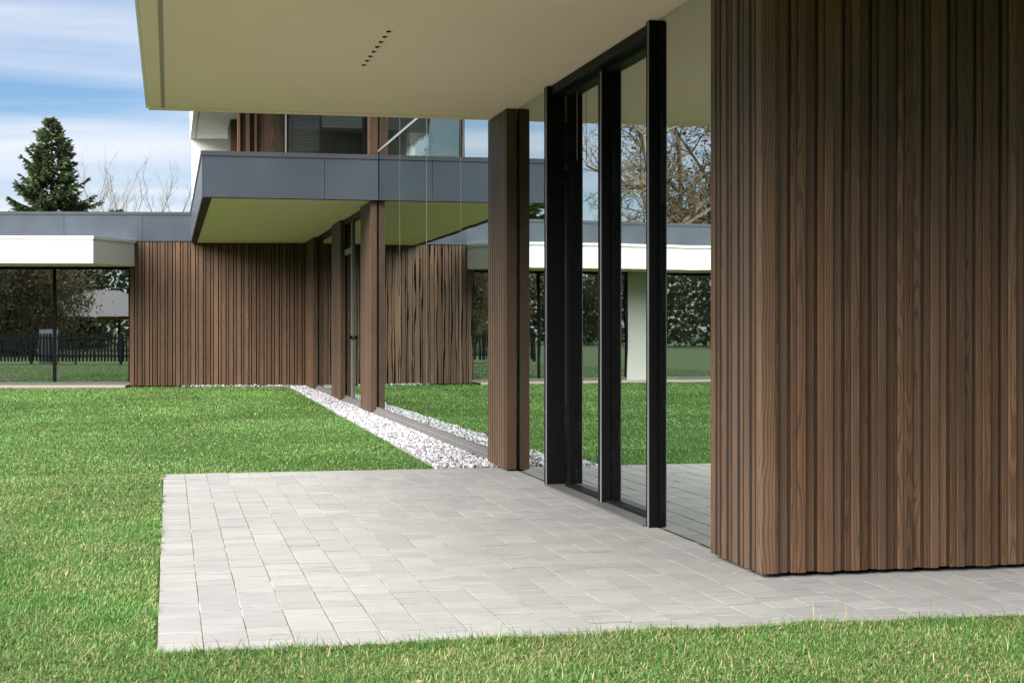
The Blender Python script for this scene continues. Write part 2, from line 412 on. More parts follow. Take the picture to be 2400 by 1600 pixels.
# ---- timber columns against the glass
def column(yf, yb, z0, z1, n, label, xo=2.905):
    c = part(box('column', xo + 0.0025, 3.0, yf + 0.002, yb - 0.004, z0, z1, 'oak_core_shade', house), label)  # core almost flush with the slats; its dark colour paints the groove shade
    box('front_board', xo, 2.996, yf - 0.016, yf, z0 + 0.004, z1 - 0.002, 'oak', c, bev=0.0018)
    L = yb - yf - 0.002
    for i in range(n):
        a = L / n
        y0 = yf + 0.003 + i * a
        me = boxmesh(round(a * 0.58, 4), 0.034, round(z1 - z0 - 0.004, 4), 'oak', 0.0018)
        mw = Matrix.Translation((xo + 0.017, y0 + a * 0.29, (z0 + z1) / 2)) @ Matrix.Rotation(R(-90), 4, 'Z')
        link('slat', me, None, c, mw)
    return c
column(13.262, 14.06, 0.012, 3.196, 8, 'slatted oak column beside the patio edge, nearest of the columns')
column(22.60, 23.86, 0.03, 3.15, 9, 'slatted oak column under the front edge of the grey canopy')
column(26.75, 28.20, 0.03, 3.15, 9, 'slatted oak column beside the glass door under the grey canopy')
column(31.85, 33.75, 0.03, 3.15, 10, 'slatted oak column in the far corner against the board wall')

# ---- frameless glass wall
gw = part(box('glass_wall', 2.945, 3.004, 14.07, 33.9, 0.0, 0.055, 'sill', house), 'long frameless glass wall beyond the patio reflecting the garden')
box('base_rail', 2.972, 3.006, 14.07, 33.9, 0.056, 0.064, 'bare_metal', gw)
box('base_rail', 2.985, 3.03, 14.07, 33.9, 0.066, 0.105, 'sill', gw)
def pane(parent, y0, y1, z0, z1, x=XG, mat='glass', name='pane', lean=0.0):
    o = box(name, x, x + 0.012, y0 + 0.006, y1 - 0.006, z0, z1, mat, parent)
    if lean:
        mw = WM[o.name] @ Matrix.Rotation(R(lean), 4, 'Z'); o.matrix_basis = mw; WM[o.name] = mw
    return o
js = [14.0, 15.97, 18.18, 20.37, 22.56]
for i in range(4): pane(gw, js[i], js[i + 1], 0.105, 3.84, lean=(0.05, -0.03, 0.02, 0.0)[i])
for i in range(4): pane(gw, js[i], js[i + 1], 3.90, 5.5, lean=(0.0, 0.02, -0.03, 0.0)[i])
for y in js[1:4]: box('joint', XG - 0.002, XG + 0.016, y - 0.005, y + 0.005, 0.105, 5.5, 'sill', gw)
box('transom', XG - 0.010, XG + 0.02, 14.03, 22.52, 3.85, 3.885, 'bare_metal', gw)
box('joint', XG - 0.004, XG + 0.016, 22.553, 22.565, 0.105, 3.80, 'black', gw)
for a, b in ((22.57, 25.62), (28.2, 31.9)): pane(gw, a, b, 0.105, 3.05)
box('head_rail', 2.97, 3.05, 22.62, 33.7, 3.05, 3.15, 'black', gw)
# near patio: panes left and right of the sliding door, set straight into the soffit
pane(gw, 12.06, 13.26, 0.012, 3.198)
pane(gw, 8.02, 9.22, 0.012, 3.198)

# ---- glazed garden door between the columns
gd = part(box('garden_door', 2.985, 3.045, 25.62, 25.80, 0.105, 3.05, 'sill', house), 'narrow glazed door with dark frame between two oak columns')
# (the frame stile is thin towards the garden)
box('transom', 2.98, 3.04, 25.80, 26.76, 2.53, 2.63, 'sill', gd)
pane(gd, 25.80, 26.78, 0.105, 2.53); pane(gd, 25.80, 26.78, 2.63, 3.05)
h = box('handle', 2.935, 2.95, 25.60, 25.72, 1.105, 1.135, 'black', gd); box('rosette', 2.951, 2.984, 25.60, 25.63, 1.09, 1.15, 'black', gd)

# ---- sliding door with black aluminium frame at the patio
sl = part(box('sliding_door', 2.935, 3.16, 9.34, 11.95, 0.0, 0.012, 'sill', house), 'black framed sliding glass door at the back of the patio')
def stile(y0, y1, x0, x1, name='stile'):
    s = box(name, x0, x1, y0, y1, 0.004, 3.196, 'black', sl); return s
stile(11.955, 12.05, 2.955, 3.10)
stile(11.80, 11.95, 3.12, 3.17)
stile(10.62, 10.72, 3.03, 3.10); stile(10.605, 10.66, 3.105, 3.16)
stile(9.27, 9.335, 2.955, 3.015); stile(9.26, 9.36, 3.02, 3.16)
for y in (11.95, 10.615, 9.266): pass
box('edge_strip', 2.949, 2.954, 11.955, 11.977, 0.004, 3.19, 'bare_metal', sl)
box('edge_strip', 3.024, 3.029, 10.62, 10.642, 0.004, 3.10, 'bare_metal', sl)
box('edge_strip', 2.949, 2.954, 9.27, 9.288, 0.004, 3.19, 'bare_metal', sl)
box('head', 2.985, 3.17, 9.34, 11.95, 3.125, 3.196, 'black', sl)
box('head', 3.06, 3.18, 9.36, 11.79, 3.095, 3.123, 'black', sl)
box('track', 3.06, 3.18, 9.36, 11.79, 0.014, 0.03, 'black', sl)
pane(sl, 9.36, 10.605, 0.03, 3.095, 3.10); pane(sl, 10.72, 11.80, 0.03, 3.095, 3.10)
box('cord', 3.062, 3.066, 11.43, 11.434, 2.55, 3.08, 'strip', sl)

# ---- grey canopy in front of the glass wall, at the back
cn = part(box('canopy', 0.606, 3.0, 22.62, 34.5, 3.152, 3.70, 'cream', house), 'dark grey canopy with cream soffit projecting beside the glass wall')
box('edge_profile', 0.486, 0.60, 22.515, 34.4, 3.146, 3.22, 'black', cn)
box('edge_profile', 0.604, 2.99, 22.515, 22.60, 3.146, 3.17, 'black', cn)
for a, b in ((0.482, 2.214), (2.220, 3.002)): box('fascia_panel', a, b, 22.49, 22.512, 3.15, 3.745, 'grey_panel', cn)
for a, b in ((22.492, 26.4), (26.406, 30.4), (30.406, 34.4)): box('fascia_panel', 0.462, 0.480, a, b, 3.15, 3.745, 'grey_panel', cn)
box('coping', 0.445, 3.004, 22.475, 22.80, 3.748, 3.815, 'grey_coping', cn)
box('coping', 0.445, 0.75, 22.803, 34.38, 3.748, 3.815, 'grey_coping', cn)
box('deck', 0.61, 9.0, 22.80, 34.5, 3.70, 3.745, 'grey_coping', cn)

# ---- garden wing, turned 10 degrees
WF = frame(2.95, 34.0, -10)        # local x to the right along the wall, y away from the camera
ww = part(box('wood_wall', -3.84, 0.3, 0.07, 0.35, 0.0, 3.14, 'oak_core_shade', house, WF), 'long brown oak board wall at the far end of the lawn')
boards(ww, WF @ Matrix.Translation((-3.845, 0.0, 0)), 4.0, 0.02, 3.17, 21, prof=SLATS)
fs = part(box('fascia', -18.0, 0.0, 0.02, 5.0, 3.20, 3.74, 'grey_coping', house, WF), 'grey panelled roof edge above the garden wing')
jx = [-18.0, -15.6, -13.2, -10.9, -8.8, -7.0, -5.265, -3.57, -2.46]
for a, b in zip(jx[:-1], jx[1:]): box('fascia_panel', a + 0.003, b - 0.003, -0.012, 0.012, 3.185, 3.755, 'grey_panel', fs, WF)
box('coping', -18.0, -2.44, -0.03, 0.4, 3.758, 3.822, 'grey_coping', fs, WF)
box('roof_deck', -18.0, 0.0, 0.42, 5.0, 3.745, 3.80, 'grey_coping', fs, WF)
# white canopy over the wing windows
bm = bmesh.new()
pts = [(-17.5, -1.56), (-4.29, -1.56), (-3.74, -0.02), (-17.5, -0.02)]
def prism(name, pts, z0, z1, mat, parent, fr, inset=0.0):
    v = [(x, y, z) for z in (z0, z1) for x, y in pts]; n = len(pts)
    f = [tuple(range(n))[::-1], tuple(range(n, 2 * n))] + [(i, (i + 1) % n, n + (i + 1) % n, n + i) for i in range(n)]
    me = bpy.data.meshes.new(name); me.from_pydata(v, [], f); me.update()
    return link(name, me, mat, parent, fr)
wc = part(prism('white_canopy', pts, 2.632, 3.135, 'white', house, WF), 'white rendered canopy over the windows of the garden wing')
prism('soffit', [(-17.45, -1.52), (-4.31, -1.52), (-3.80, -0.03), (-17.45, -0.03)], 2.624, 2.631, 'cream', wc, WF)
prism('coping', [(-17.5, -1.585), (-4.275, -1.585), (-3.70, -0.016), (-17.5, -0.016)], 3.137, 3.20, 'white_metal', wc, WF)
# windows of the wing: two big panes, a white pier, and further panes to the left
def wing_window(s0, s1, mulls, label):
    w = part(box('window', s0, s1, 0.035, 0.10, 2.56, 2.62, 'black', house, WF), label)
    box('sill', s0, s1, 0.02, 0.12, 0.045, 0.10, 'sill', w, WF)
    e = [s0] + mulls + [s1]
    for a in [s0 + 0.03] + mulls + [s1 - 0.012]:
        box('mullion', a - (0.034 if a in mulls else 0.02), a + (0.034 if a in mulls else 0.012), 0.03, 0.10, 0.10, 2.56, 'black', w, WF)
    for a, b in zip(e[:-1], e[1:]):
        box('pane', a + 0.04, b - 0.04, 0.06, 0.072, 0.10, 2.56, 'glass_far', w, WF)
wing_window(-7.55, -3.848, [-5.485], 'large dark framed window beside the oak board wall')
wing_window(-13.0, -8.40, [-10.7], 'dark framed window further along the garden wing, beyond the shaded grey pier')
part(box('wall_pier', -8.39, -7.56, 0.03, 0.3, 0.0, 2.62, 'shaded_render', house, WF), 'rendered pier, canopy shade in its grey colour, between two windows of the garden wing')
part(box('end_wall', -18.0, -13.01, 0.03, 0.3, 0.0, 2.62, 'shaded_render', house, WF), 'rendered wall in the same shaded grey at the outer end of the garden wing')
pl = part(box('plinth', -18.0, -3.86, -0.42, 0.10, -0.03, 0.042, 'plinth', house, WF), 'pinkish stone plinth along the foot of the wing windows')
rm = part(box('wing_room', -18.0, 0.0, 4.7, 4.9, 0.0, 3.2, 'interior', house, WF), 'dim room behind the wing windows')
box('room_floor', -18.0, 0.0, 0.13, 4.69, -0.02, 0.03, 'int_floor', rm, WF)
box('room_ceiling', -18.0, 0.0, 0.13, 4.69, 2.65, 2.75, 'interior', rm, WF)
box('room_wall', -18.0, -17.8, 0.31, 4.69, 0.03, 2.64, 'interior', rm, WF)
box('room_pillar', -5.0, -4.72, 1.8, 2.1, 0.03, 2.64, 'white', rm, WF)

# ---- upper storey
up = part(box('upper_roof', 0.462, 9.0, 21.6, 35.2, 5.50, 5.95, 'white', house), 'white overhanging roof of the upper storey')
box('drip_strip', 0.56, 0.59, 21.7, 34.9, 5.494, 5.505, 'strip', up)
box('coping', 0.44, 9.0, 21.58, 35.2, 5.953, 6.0, 'white_metal', up)
part(box('white_wall', 0.50, 3.4, 35.0, 35.2, 3.2, 5.498, 'white', house), 'white rendered upper wall behind the grey canopy')
ut = part(box('upper_wall', 1.14, 1.66, 25.78, 26.2, 3.746, 5.49, 'oak_core_shade', house), 'brown oak clad upper wall above the grey canopy')
for x0, x1, d in ((1.10, 1.145, 0.0), (1.15, 1.235, 0.09), (1.24, 1.30, -0.02), (1.305, 1.375, 0.07), (1.38, 1.415, -0.03), (1.42, 1.53, 0.05), (1.534, 1.668, 0.05)):
    box('board', x0, x1, 25.66 + d, 25.78, 3.746, 5.49, 'oak', ut, bev=0.0018)
u2 = part(box('upper_column', 1.215, 1.39, 31.6, 33.0, 3.746, 5.492, 'oak', house), 'dark oak upper column in front of the white upper wall')
uw = part(box('upper_window', 1.69, 2.89, 22.80, 22.86, 3.752, 3.80, 'black', house), 'upper window with dark frame and half lowered blinds')
box('frame_post', 1.69, 1.725, 22.80, 22.86, 3.80, 5.49, 'black', uw)
box('frame_post', 2.83, 2.885, 22.80, 22.86, 3.80, 5.49, 'black', uw)
box('pane', 1.73, 2.825, 22.825, 22.837, 3.80, 5.49, 'glass_up', uw)
box('return_pane', 1.672, 1.684, 22.82, 25.65, 3.76, 5.49, 'glass', uw)
box('corner_post', 1.668, 1.688, 22.79, 22.815, 3.76, 5.49, 'bare_metal', uw)
V, Fc = [], []
z = 4.25; i = 0
while z < 5.45:
    n0 = len(V); V += [(2.22, 22.90, z), (2.82, 22.90, z), (2.82, 22.912, z + 0.019), (2.22, 22.912, z + 0.019)]; Fc.append((n0, n0 + 1, n0 + 2, n0 + 3)); z += 0.022
for z in np.arange(3.9, 5.45, 0.022):
    n0 = len(V); V += [(1.74, 22.90, z), (2.18, 22.90, z), (2.18, 22.915, z + 0.010), (1.74, 22.915, z + 0.010)]; Fc.append((n0, n0 + 1, n0 + 2, n0 + 3))
tag(link('blind', npmesh('blind', V, Fc, None, 4), 'blind', uw), None, None, None, 'stuff')
pc = part(box('upper_post', 2.895, 3.002, 22.52, 22.72, 3.818, 5.49, 'oak_core_shade', house), 'slim oak post standing at the front corner of the grey canopy')
box('board', 2.872, 2.893, 22.50, 22.72, 3.818, 5.49, 'oak', pc, bev=0.0018)
box('board', 2.895, 3.000, 22.496, 22.518, 3.818, 5.49, 'oak', pc, bev=0.0018)

# ---- unseen block added above the patio roof to darken the upper window's reflection
ub = part(box('added_upper_block', 0.9, 3.2, 8.6, 12.6, 3.90, 5.44, 'oak_core_shade', house), 'unseen block added on the patio roof to darken the upper window')
box('added_slab', 0.6, 8.0, 8.2, 13.1, 5.45, 5.9, 'grey_coping', ub)

# ---- rooms behind the glass
ri = part(box('main_room', 8.6, 8.8, 8.03, 34.6, 0.0, 5.5, 'interior', house), 'dim rooms behind the long glass wall')
box('room_floor', 3.05, 8.59, 8.03, 34.6, -0.05, -0.006, 'int_floor', ri)
box('room_ceiling', 3.25, 8.59, 14.03, 22.79, 5.42, 5.49, 'interior', ri)
box('room_wall', 3.40, 8.59, 34.4, 34.6, 0.0, 5.5, 'interior', ri)
box('upper_back_wall', 1.9, 8.59, 27.0, 27.2, 3.75, 5.49, 'interior', ri)
box('room_wall', 3.3, 8.59, 24.2, 24.35, 0.0, 3.69, 'interior', ri)

# ================================================================== GRAVEL
rs = np.random.default_rng(3)
def edge_x(y): return 2.38 + (y - 13.66) * 0.011 + 0.03 * np.sin(y * 1.3) * 0.5 + 0.018 * np.sin(y * 4.1)
me = npmesh('gravel_bed', [(2.34, 13.645, -0.003), (3.0, 13.645, -0.003), (3.0, 34.2, -0.003), (2.56, 34.2, -0.003)], [(0, 1, 2, 3)], None, 4)
tag(link('gravel_bed', me, 'gravel_bed'), 'bed under the white gravel strip', None, None, 'structure')
t_ = (1 + 5 ** 0.5) / 2
ico = np.array([(-1, t_, 0), (1, t_, 0), (-1, -t_, 0), (1, -t_, 0), (0, -1, t_), (0, 1, t_), (0, -1, -t_), (0, 1, -t_), (t_, 0, -1), (t_, 0, 1), (-t_, 0, -1), (-t_, 0, 1)]) / 1.902
icf = np.array([(0, 11, 5), (0, 5, 1), (0, 1, 7), (0, 7, 10), (0, 10, 11), (1, 5, 9), (5, 11, 4), (11, 10, 2), (10, 7, 6), (7, 1, 8), (3, 9, 4), (3, 4, 2), (3, 2, 6), (3, 6, 8), (3, 8, 9), (4, 9, 5), (2, 4, 11), (6, 2, 10), (8, 6, 7), (9, 8, 1)])
def rotmats(n):
    q = rs.normal(size=(n, 4)); q /= np.linalg.norm(q, axis=1)[:, None]; a, b, c, d = q.T
    return np.stack([np.stack([1 - 2 * (c * c + d * d), 2 * (b * c - a * d), 2 * (b * d + a * c)], -1), np.stack([2 * (b * c + a * d), 1 - 2 * (b * b + d * d), 2 * (c * d - a * b)], -1), np.stack([2 * (b * d - a * c), 2 * (c * d + a * b), 1 - 2 * (b * b + c * c)], -1)], 1)
N = 21500
gy = rs.uniform(13.66, 34.1, N); gx = edge_x(gy) + rs.uniform(-0.02, 1, N) * (2.94 - edge_x(gy)); gz = rs.uniform(-0.010, 0.016, N)
n2 = 500      # thin strip at the foot of the oak wall and a few strays
s2 = rs.choice([-2.35, -2.0, -1.35, -0.6], n2) + rs.normal(0, 0.17, n2); o2 = rs.uniform(-0.16, -0.01, n2) * (0.4 + 0.6 * np.abs(np.sin(s2 * 2.1)))
ca, sa = math.cos(R(10)), math.sin(R(10))
gx = np.r_[gx, 2.95 + s2 * ca + o2 * sa]; gy = np.r_[gy, 34.0 - s2 * sa + o2 * ca]; gz = np.r_[gz, rs.uniform(-0.01, 0.03, n2)]
N += n2
sz = rs.lognormal(math.log(0.0155), 0.28, N)
scl = np.stack([sz * rs.uniform(0.9, 1.5, N), sz * rs.uniform(0.8, 1.1, N), sz * rs.uniform(0.45, 0.8, N)], -1)
vv = ico[None] * (1 + rs.uniform(-0.22, 0.22, (N, 12, 1))) * scl[:, None, :]
vv = np.einsum('nij,nkj->nki', rotmats(N), vv); vv[..., 2] *= 0.8
vv += np.stack([gx, gy, gz], -1)[:, None]
tone = np.clip(rs.normal(0.36, 0.11, N), 0.10, 0.62); tone[rs.random(N) < 0.07] *= 0.45
colr = np.stack([tone, tone * rs.uniform(0.97, 1.0, N), tone * rs.uniform(1.0, 1.10, N)], -1)
me = npmesh('gravel', vv.reshape(-1, 3), (icf[None] + np.arange(N)[:, None, None] * 12).reshape(-1, 3), np.repeat(colr, 12, 0))
tag(link('gravel', me, 'stone'), 'strip of white crushed stone along the foot of the glass wall', 'gravel', None, 'stuff')

# ================================================================== GRASS
def vnoise(x, y, s, seed):
    r_ = np.random.default_rng(seed); g_ = r_.random((64, 64)); u = (x * s) % 64; v = (y * s) % 64
    i, j = u.astype(int), v.astype(int); fu, fv = u - i, v - j; fu = fu * fu * (3 - 2 * fu); fv = fv * fv * (3 - 2 * fv)
    i1, j1 = (i + 1) % 64, (j + 1) % 64
    return (g_[i % 64, j % 64] * (1 - fu) + g_[i1, j % 64] * fu) * (1 - fv) + (g_[i % 64, j1] * (1 - fu) + g_[i1, j1] * fu) * fv
def scatter(n, x0, x1, y0, y1):
    x = rs.uniform(x0, x1, n); y = rs.uniform(y0, y1, n)
    dep = x * math.sin(TH) + y * math.cos(TH)
    ok = ~((x > PX0 - 0.018 + 0.045 * vnoise(y, y * 0 + 7.0, 1.7, 33) * vnoise(y, y * 0 + 4.0, 7.0, 34)) & (x < 9) & (y > PY0 - 0.03 + 0.11 * vnoise(x, y * 0 + 2.0, 1.3, 31) * vnoise(x, y * 0 + 5.0, 6.0, 32)) & (y < PY1 + 0.012)) & (dep > 4.4)
    ok &= ~((x > edge_x(y) - 0.012) & (y > PY1))
    ok &= ~((y - 34.0) * ca + (x - 2.95) * sa > np.where(x < -0.85, -0.45, -0.07))
    return x[ok], y[ok]
zones = [(26000, -1.0, 4.6, 5.98, 6.2), (270000, -1.6, 4.6, 4.95, 6.19), (340000, -2.2, PX0 + 0.03, 6.1, 13.64), (290000, -4.6, 2.9, 13.64, 22.0), (230000, -5.5, 2.9, 22.0, 36.0), (130000, -13.0, -4.5, 13.0, 37.5)]
vs, fs_, cs = [], [], []; off = 0
for zi, (n, x0, x1, y0, y1) in enumerate(zones):
    x, y = scatter(n, x0, x1, y0, y1); n = len(x)
    dist = np.hypot(x, y)
    L = rs.gamma(6, 0.0038, n) * (0.85 + 0.5 * vnoise(x, y, 1.7, 1))
    if zi >= 3: L = L * 0.85
    edge = (zi == 0) & (y > 0); L = np.where(edge, L * rs.choice([1.0, 1.6, 2.6], n, p=[0.5, 0.40, 0.10]), L)
    wd = rs.uniform(0.0010, 0.0021, n) * np.clip(dist / 7.0, 1, 4.5)
    ang = rs.uniform(0, 2 * np.pi, n) ; comb = vnoise(x, y, 0.8, 2) * 4.0; ang = np.where(rs.random(n) < 0.22, comb + rs.normal(0, 0.6, n), ang)
    lean = np.clip(rs.normal(1.18, 0.36, n), 0.1, 1.7)
    dxy = np.stack([np.cos(ang), np.sin(ang)], -1); sd_ = np.stack([-np.sin(ang), np.cos(ang)], -1)
    base = np.stack([x, y, np.full(n, -0.010)], -1)
    m1 = base.copy(); m1[:, :2] += dxy * (L * 0.5 * np.sin(lean * 0.6))[:, None]; m1[:, 2] += L * 0.5 * np.cos(lean * 0.6)
    tp = m1.copy(); tp[:, :2] += dxy * (L * 0.5 * np.sin(lean * 1.25))[:, None]; tp[:, 2] += L * 0.5 * np.cos(lean * 1.25)
    w3 = np.zeros((n, 3)); w3[:, :2] = sd_ * wd[:, None]
    # colour
    pt = vnoise(x, y, 0.7, 4) * 0.45 + vnoise(x, y, 3.7, 5) * 0.4 + vnoise(x, y, 11.0, 8) * 0.15
    straw = rs.random(n) < np.clip(0.10 + 0.62 * (pt - 0.32) * (1.25 if zi < 3 else 0.45), 0.05, 0.5)
    gt = rs.random(n)[:, None]; lum = (rs.uniform(0.65, 1.35, n) * (0.76 + 0.30 * vnoise(x, y, 0.55, 6) + 0.20 * vnoise(x, y, 2.6, 7)))[:, None]
    green = (np.array([0.048, 0.135, 0.024]) * (1 - gt) + np.array([0.115, 0.250, 0.056]) * gt) * lum
    dry = (np.array([0.20, 0.215, 0.085]) * (1 - gt) + np.array([0.36, 0.34, 0.17]) * gt) * lum
    c = np.where(straw[:, None], dry, green)
    if zi < 3:
        v = np.stack([base - w3, base + w3, m1 - w3 * 0.85, m1 + w3 * 0.85, tp], 1)
        f = np.array([(0, 1, 3), (0, 3, 2), (2, 3, 4)]); k_ = 5
    else:
        v = np.stack([base - w3 * 1.4, base + w3 * 1.4, tp], 1); f = np.array([(0, 1, 2)]); k_ = 3
    vs.append(v.reshape(-1, 3)); fs_.append((f[None] + np.arange(n)[:, None, None] * k_ + off).reshape(-1, 3)); cs.append(np.repeat(c, k_, 0)); off += n * k_
me = npmesh('grass', np.concatenate(vs), np.concatenate(fs_), np.concatenate(cs))
tag(link('grass', me, 'grass'), 'short mown lawn grass mixed green and straw', 'grass', None, 'stuff')
del vs, fs_, cs

# ================================================================== TREES
def tube_segments(segs, sides=5):
    V, F = [], []
    for p0, p1, r0, r1 in segs:
        d = (p1 - p0)
        if d.length < 1e-5: continue
        d.normalize(); a = d.orthogonal().normalized(); b = d.cross(a); n0 = len(V)
        for p, r in ((p0, r0), (p1, r1)):
            for i in range(sides):
                t = 2 * math.pi * i / sides; V.append(tuple(p + (a * math.cos(t) + b * math.sin(t)) * r))
        for i in range(sides):
            j = (i + 1) % sides; F.append((n0 + i, n0 + j, n0 + sides + j, n0 + sides + i))
    return npmesh('limbs', V, F, None, 4)
def grow(rg, p, d, L, r, lvl, maxl, out, spread=0.55, up=0.12, wig=0.12, nb=(2, 4), droop=0.0, tips=None, shrink=0.68):
    n = 4 if lvl < 2 else 3
    q = p
    for i in range(n):
        d = (d + Vector((rg.gauss(0, wig), rg.gauss(0, wig), rg.gauss(0, wig) + up * 0.5 - droop * lvl))).normalized()
        e = q + d * (L / n); r1 = r * (1 - 0.38 * (i + 1) / n) if lvl else r * (1 - 0.55 * (i + 1) / n)
        out[min(lvl, 1)].append((q.copy(), e.copy(), r * (1 - 0.38 * i / n) if lvl else r * (1 - 0.55 * i / n), r1)); q = e
        if lvl < maxl and (i > 0 or lvl > 0):
            for _ in range(rg.randint(*nb) if lvl < 2 else rg.randint(1, 2)):
                a = rg.uniform(0, 2 * math.pi); o = d.orthogonal().normalized(); o.rotate(Matrix.Rotation(a, 3, d))
                nd = (d * (1 - spread) + o * spread * rg.uniform(0.7, 1.2)).normalized()
                grow(rg, q, nd, L * shrink * rg.uniform(0.55, 1.0), r1 * 0.52, lvl + 1, maxl, out, spread, up, wig, nb, droop, tips, shrink)
    if tips is not None: tips.append(q.copy())
def leaf_quads(pts, rg, per, size, rad, cols, down=0.0):
    P = np.array([tuple(p) for p in pts]); P = np.repeat(P, per, 0) + rs.normal(0, rad, (len(P) * per, 3)); P[:, 2] -= np.abs(rs.normal(0, rad, len(P))) * down
    n = len(P); u = rs.normal(size=(n, 3)); u /= np.linalg.norm(u, axis=1)[:, None]; w = np.cross(u, rs.normal(size=(n, 3))); w /= np.linalg.norm(w, axis=1)[:, None]
    s = (size * rs.uniform(0.6, 1.4, n))[:, None]
    v = np.stack([P - u * s, P + w * s * 0.45, P + u * s, P - w * s * 0.45], 1).reshape(-1, 3)
    f = np.arange(n * 4).reshape(-1, 4); t = rs.random(n)[:, None]; c = np.array(cols[0]) * (1 - t) + np.array(cols[1]) * t
    return npmesh('foliage', v, f, np.repeat(c, 4, 0), 4)
def bare_tree(name, loc, height, seed, label, bark='bark', group=None, maxl=3, r=None, leaves=None, cat='tree', spread=0.5, up=0.15, droop=0.0, wig=0.12, nb=(2, 4), shrink=0.62, minr=1.0):
    rg = random.Random(seed); out = ([], []); tips = []
    r = r or height * 0.016
    grow(rg, Vector((0, 0, -0.1)), Vector((rg.gauss(0, 0.05), rg.gauss(0, 0.05), 1)), height * 0.62, r, 0, maxl, out, spread, up, wig, nb, droop, tips, shrink)
    out[1][:] = [(a, b, max(c, 0.004 * minr), max(d, 0.003 * minr)) for a, b, c, d in out[1]]
    root = tag(empty(name, loc), label, cat, group)
    mw = Matrix.Translation(loc)
    link('trunk', tube_segments(out[0], 8), bark, root, mw)
    link('crown', tube_segments(out[1], 4), bark, root, mw)
    if leaves:
        link('foliage', leaf_quads(tips, rg, *leaves), 'leaf', root, mw)
    return root
def spruce(loc, height, rbase, seed, label, group=None, dens=1.0, name='spruce_tree'):
    rg = random.Random(seed)
    root = tag(empty(name, loc), label, 'tree', group); mw = Matrix.Translation(loc)
    link('trunk', tube_segments([(Vector((0, 0, -0.1)), Vector((0.03, 0, height * 0.5)), rbase * 0.075, rbase * 0.04), (Vector((0.03, 0, height * 0.5)), Vector((0, 0, height * 0.99)), rbase * 0.04, 0.012)], 8), 'spruce_bark', root, mw)
    P, D, S = [], [], []; limbs = []
    z = height * 0.04
    while z < height * 0.99:
        f = 1 - z / height
        Lb = rbase * (f ** 0.80) * (1.0 if f > 0.06 else 0.9) + 0.05
        nbch = max(4, int((5 + 7 * f) * dens))
        for _ in range(nbch):
            a = rg.uniform(0, 2 * math.pi); L = Lb * rg.choice((0.7, 0.85, 1.0, 1.05, 1.18)) * rg.uniform(0.85, 1.08)
            el0 = 0.55 - 0.75 * f + rg.gauss(0, 0.08)
            p = Vector((0, 0, z + rg.uniform(-0.05, 0.05))); d = Vector((math.cos(a), math.sin(a), el0)).normalized()
            n = max(3, int(L / 0.13)); q = p.copy()
            for i in range(n):
                t = (i + 1) / n
                d2 = (d + Vector((0, 0, -0.25 * f * math.sin(t * 2.6) + 0.35 * t * t))).normalized(); e = q + d2 * (L / n)
                limbs.append((q.copy(), e.copy(), 0.016 * (1.1 - t) * (0.4 + f), 0.016 * (1.0 - t) * (0.4 + f) + 0.002)); q = e
                if t < 0.22: continue
                for s_ in (-1, 1, 0):
                    for _k in range(3):
                        side = Vector((-math.sin(a), math.cos(a), 0)) * s_
                        tw = (d2 * rg.uniform(0.4, 0.9) + side * rg.uniform(0.3, 0.9) + Vector((0, 0, rg.uniform(-1.05, 0.05) * (0.35 + f * 0.8)))).normalized()
                        P.append(tuple(q)); D.append(tuple(tw)); S.append((0.24 + 0.16 * f) * (1.15 - 0.5 * t) * rg.uniform(0.7, 1.3))
        z += (0.13 + 0.11 * f)
    link('branches', tube_segments(limbs, 3), 'spruce_bark', root, mw)
    P, D, S = np.array(P), np.array(D), np.array(S)
    # every twig: three crossed needle sprays
    vs, cs = [], []
    for k_ in range(3):
        w = np.cross(D, rs.normal(size=D.shape)); w /= np.linalg.norm(w, axis=1)[:, None]
        o = rs.uniform(0, 0.25, len(S))[:, None] * S[:, None]
        a = P + D * o; L = S[:, None]
        vs.append(np.stack([a, a + D * L * 0.45 + w * L * 0.17, a + D * L, a + D * L * 0.45 - w * L * 0.15], 1))
        t = rs.random(len(S))[:, None]
        cs.append(np.array([0.07, 0.105, 0.045]) * (1 - t) + np.array([0.21, 0.27, 0.13]) * t)
    v = np.concatenate(vs).reshape(-1, 3); c = np.repeat(np.concatenate(cs), 4, 0)
    link('crown', npmesh('needles', v, np.arange(len(v)).reshape(-1, 4), c, 4), 'needle', root, mw)
    return root
spruce((-4.08, 57.0, -0.03), 8.72, 2.95, 8, 'tall dark green spruce rising behind the grey roof edge')
spruce((-6.9, 66.0, -0.03), 6.0, 1.3, 9, 'small spruce tip just showing over the roof edge at the left', name='young_spruce')
spruce((-1.98, 62.0, -0.03), 5.95, 0.9, 10, 'low spruce top beside the bare trees over the roof edge', name='young_spruce')
BT = 'bare thin trees beyond the roof'
for i, (X, Y, hgt, sd_, lab) in enumerate([
    (-3.05, 68, 8.5, 31, 'slender bare tree just right of the spruce'),
    (-2.35, 69, 8.1, 32, 'bare tree second from the spruce with forked top'),
    (-1.18, 68, 8.6, 33, 'bare tree with thick ochre trunk in the middle of the bare row'),
    (-0.62, 70, 8.3, 34, 'bare tree with pale trunk right of the ochre trunk'),
    (0.15, 68, 8.0, 35, 'bare tree nearest the white upper wall'),
    (-3.9, 72, 7.6, 36, 'thin bare tree half hidden behind the spruce'),
    (-1.75, 72, 7.2, 37, 'low bushy bare tree between taller bare trunks')]):
    bare_tree('bare_tree', (X, Y, -0.03), hgt * 1.18, sd_, lab, 'pale_bark', BT, 3, 0.07, None, spread=0.40, up=0.30, wig=0.07, nb=(1, 3), shrink=0.40, minr=1.1)
